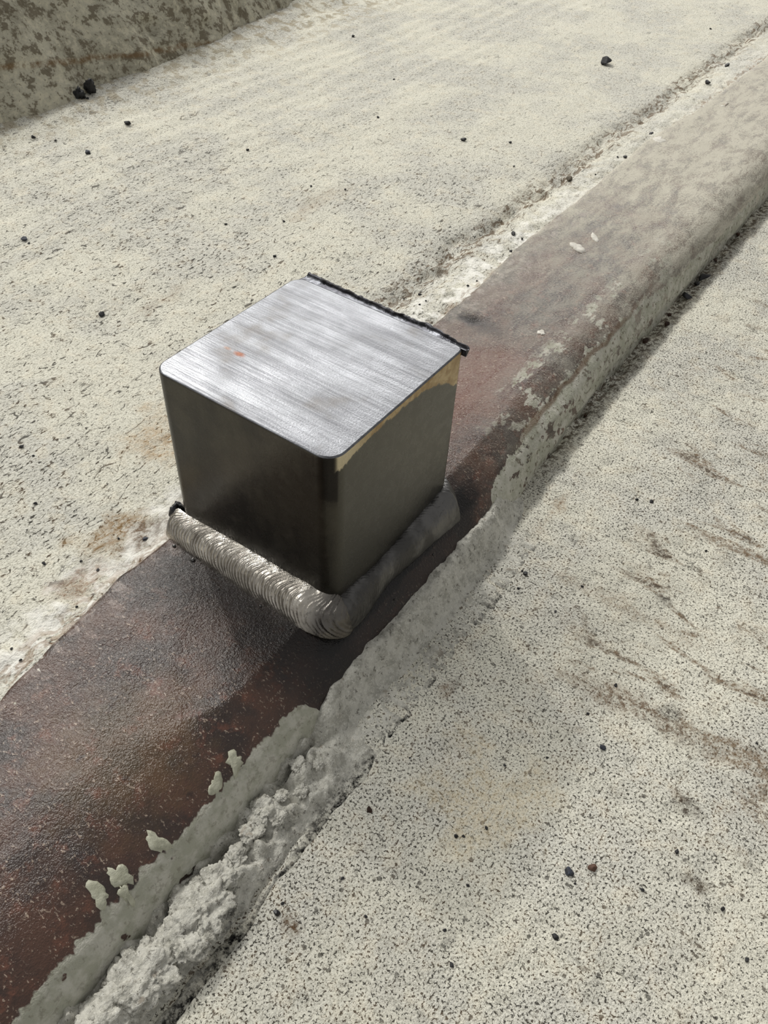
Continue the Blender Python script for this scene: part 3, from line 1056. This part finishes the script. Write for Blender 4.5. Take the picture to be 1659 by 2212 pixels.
special_low = {
    (0.352, -1.326): ('pebble', 'grit_blue', 'glossy dark blue pebble embedded in the middle of the lower floor'),
    (-0.265, -1.453): ('pebble', 'grit_blue', 'blue grey pebble next to the brown one near the bottom'),
    (-0.19, -1.529): ('pebble', 'grit_brown', 'reddish brown pebble near the bottom of the lower floor'),
    (-0.525, -1.526): ('pebble', 'grit', 'dark brown black pebble at the bottom below the brown one'),
    (-0.539, -0.616): ('rust_crumb', 'grit_rust', 'dark rust crumb on the floor right of the crumbling mortar'),
    (-1.105, -0.568): ('slag_crumb', 'slag', 'black shiny slag crumb above the brown stain at bottom left'),
    (2.035, -0.784): ('grit_grain', 'grit', 'left one of the black grain pair right of the rail shadow'),
    (2.077, -0.864): ('grit_grain', 'grit', 'right one of the black grain pair right of the rail shadow'),
    (1.089, -0.518): ('grit_grain', 'grit', 'dark grain on the floor level with the near corner of the block'),
}
LO = [(2.035, -0.784, 0.029), (2.077, -0.864, 0.033), (0.352, -1.326, 0.036), (-0.265, -1.453, 0.050), (-0.19, -1.529, 0.042), (-0.293, -1.497, 0.013), (-0.525, -1.526, 0.032), (-0.539, -0.616, 0.036), (-1.105, -0.568, 0.033), (-1.064, -0.563, 0.017), (-0.432, -0.442, 0.018), (-0.369, -0.381, 0.013), (0.18, -1.683, 0.016), (0.092, -1.795, 0.025), (1.089, -0.518, 0.034), (-0.413, -0.99, 0.022), (-0.394, -1.016, 0.019), (-0.906, -0.866, 0.016), (-0.151, -2.185, 0.024), (-0.842, -0.7, 0.019), (0.001, -0.997, 0.018), (-0.149, -1.737, 0.02), (1.203, -0.815, 0.021), (0.952, -0.776, 0.018), (0.972, -0.538, 0.020), (0.718, -1.233, 0.022), (0.489, -1.189, 0.021), (1.882, -1.281, 0.02), (0.813, -1.915, 0.015), (-0.562, -1.138, 0.017), (-0.018, -2.04, 0.022), (-0.855, -1.242, 0.023), (-0.763, -1.152, 0.018), (1.096, -0.493, 0.018), (-0.231, -0.625, 0.013), (-0.304, -1.077, 0.019), (0.148, -1.137, 0.014)]
for x, y, d in LO:
    sp = special_low.get((x, y))
    gl = ('tiny dark grit grain on the lower floor close to the bottom', 'tiny grit near the bottom') if x < -0.1 else ('tiny dark grit grain on the lower floor right of the block', 'tiny grit right of the block')
    nm, mt, lb_ = sp if sp else ('grit_grain', 'grit', gl[0])
    grit(nm, x, y, H2(x, y), d, mt, lb_, {'pebble': 'pebble'}.get(nm, 'grit'), None if sp else gl[1], sink=0.3)

BL = [(4.95, -0.165, 0.10, 'black_flake', 'long curled black flake lying against the foot of the rail', 1.8, -0.4),
      (4.787, -0.15, 0.068, 'black_flake', 'small black flake between the curled flake and the dark shard', 1.2, 0.3),
      (4.518, -0.165, 0.085, 'black_flake', 'dark upright shard at the foot of the rail', 1.3, 0.9),
      (6.879, -0.15, 0.085, 'black_flake', 'black lump at the right border under the far rail', 1.0, 0.0),
      (5.882, -0.14, 0.057, 'debris_crumb', None, 1.0, 0.2), (5.237, -0.145, 0.045, 'debris_crumb', None, 1.2, 0.1),
      (4.012, -0.188, 0.06, 'debris_crumb', None, 1.2, 0.4), (3.676, -0.15, 0.06, 'debris_crumb', None, 1.3, 0.0),
      (2.65, -0.155, 0.035, 'debris_crumb', None, 1.0, 0.0), (4.179, -0.15, 0.045, 'debris_crumb', None, 1.0, 0.0)]
for x, y, d, nm, lb_, stt, an in BL:
    grit(nm, x, y, H2(x, y), d, 'slag' if lb_ else 'grit_rust', lb_ or 'dark crumb in the dirt along the foot of the far rail', 'flake' if lb_ else 'debris', None if lb_ else 'crumbs along the rail foot', an, 0.34, stt, 0.1)

# black clods stuck to the foot of the curb
for x, y, z, d, l in ((3.47, 5.80, 0.10, 0.10, 'left black clod stuck on the foot of the curb'), (3.61, 5.81, 0.11, 0.11, 'right black clod stuck on the foot of the curb'), (3.50, 5.76, 0.02, 0.07, 'small black clod under the other two at the curb')):
    o = lumpy('black_clod', (x, y, z), d * 0.5, 'grit', int(x * 50), None, 0.6, (0.9, 0.8, 1.2), 3)
    tag(o, l, 'clod')
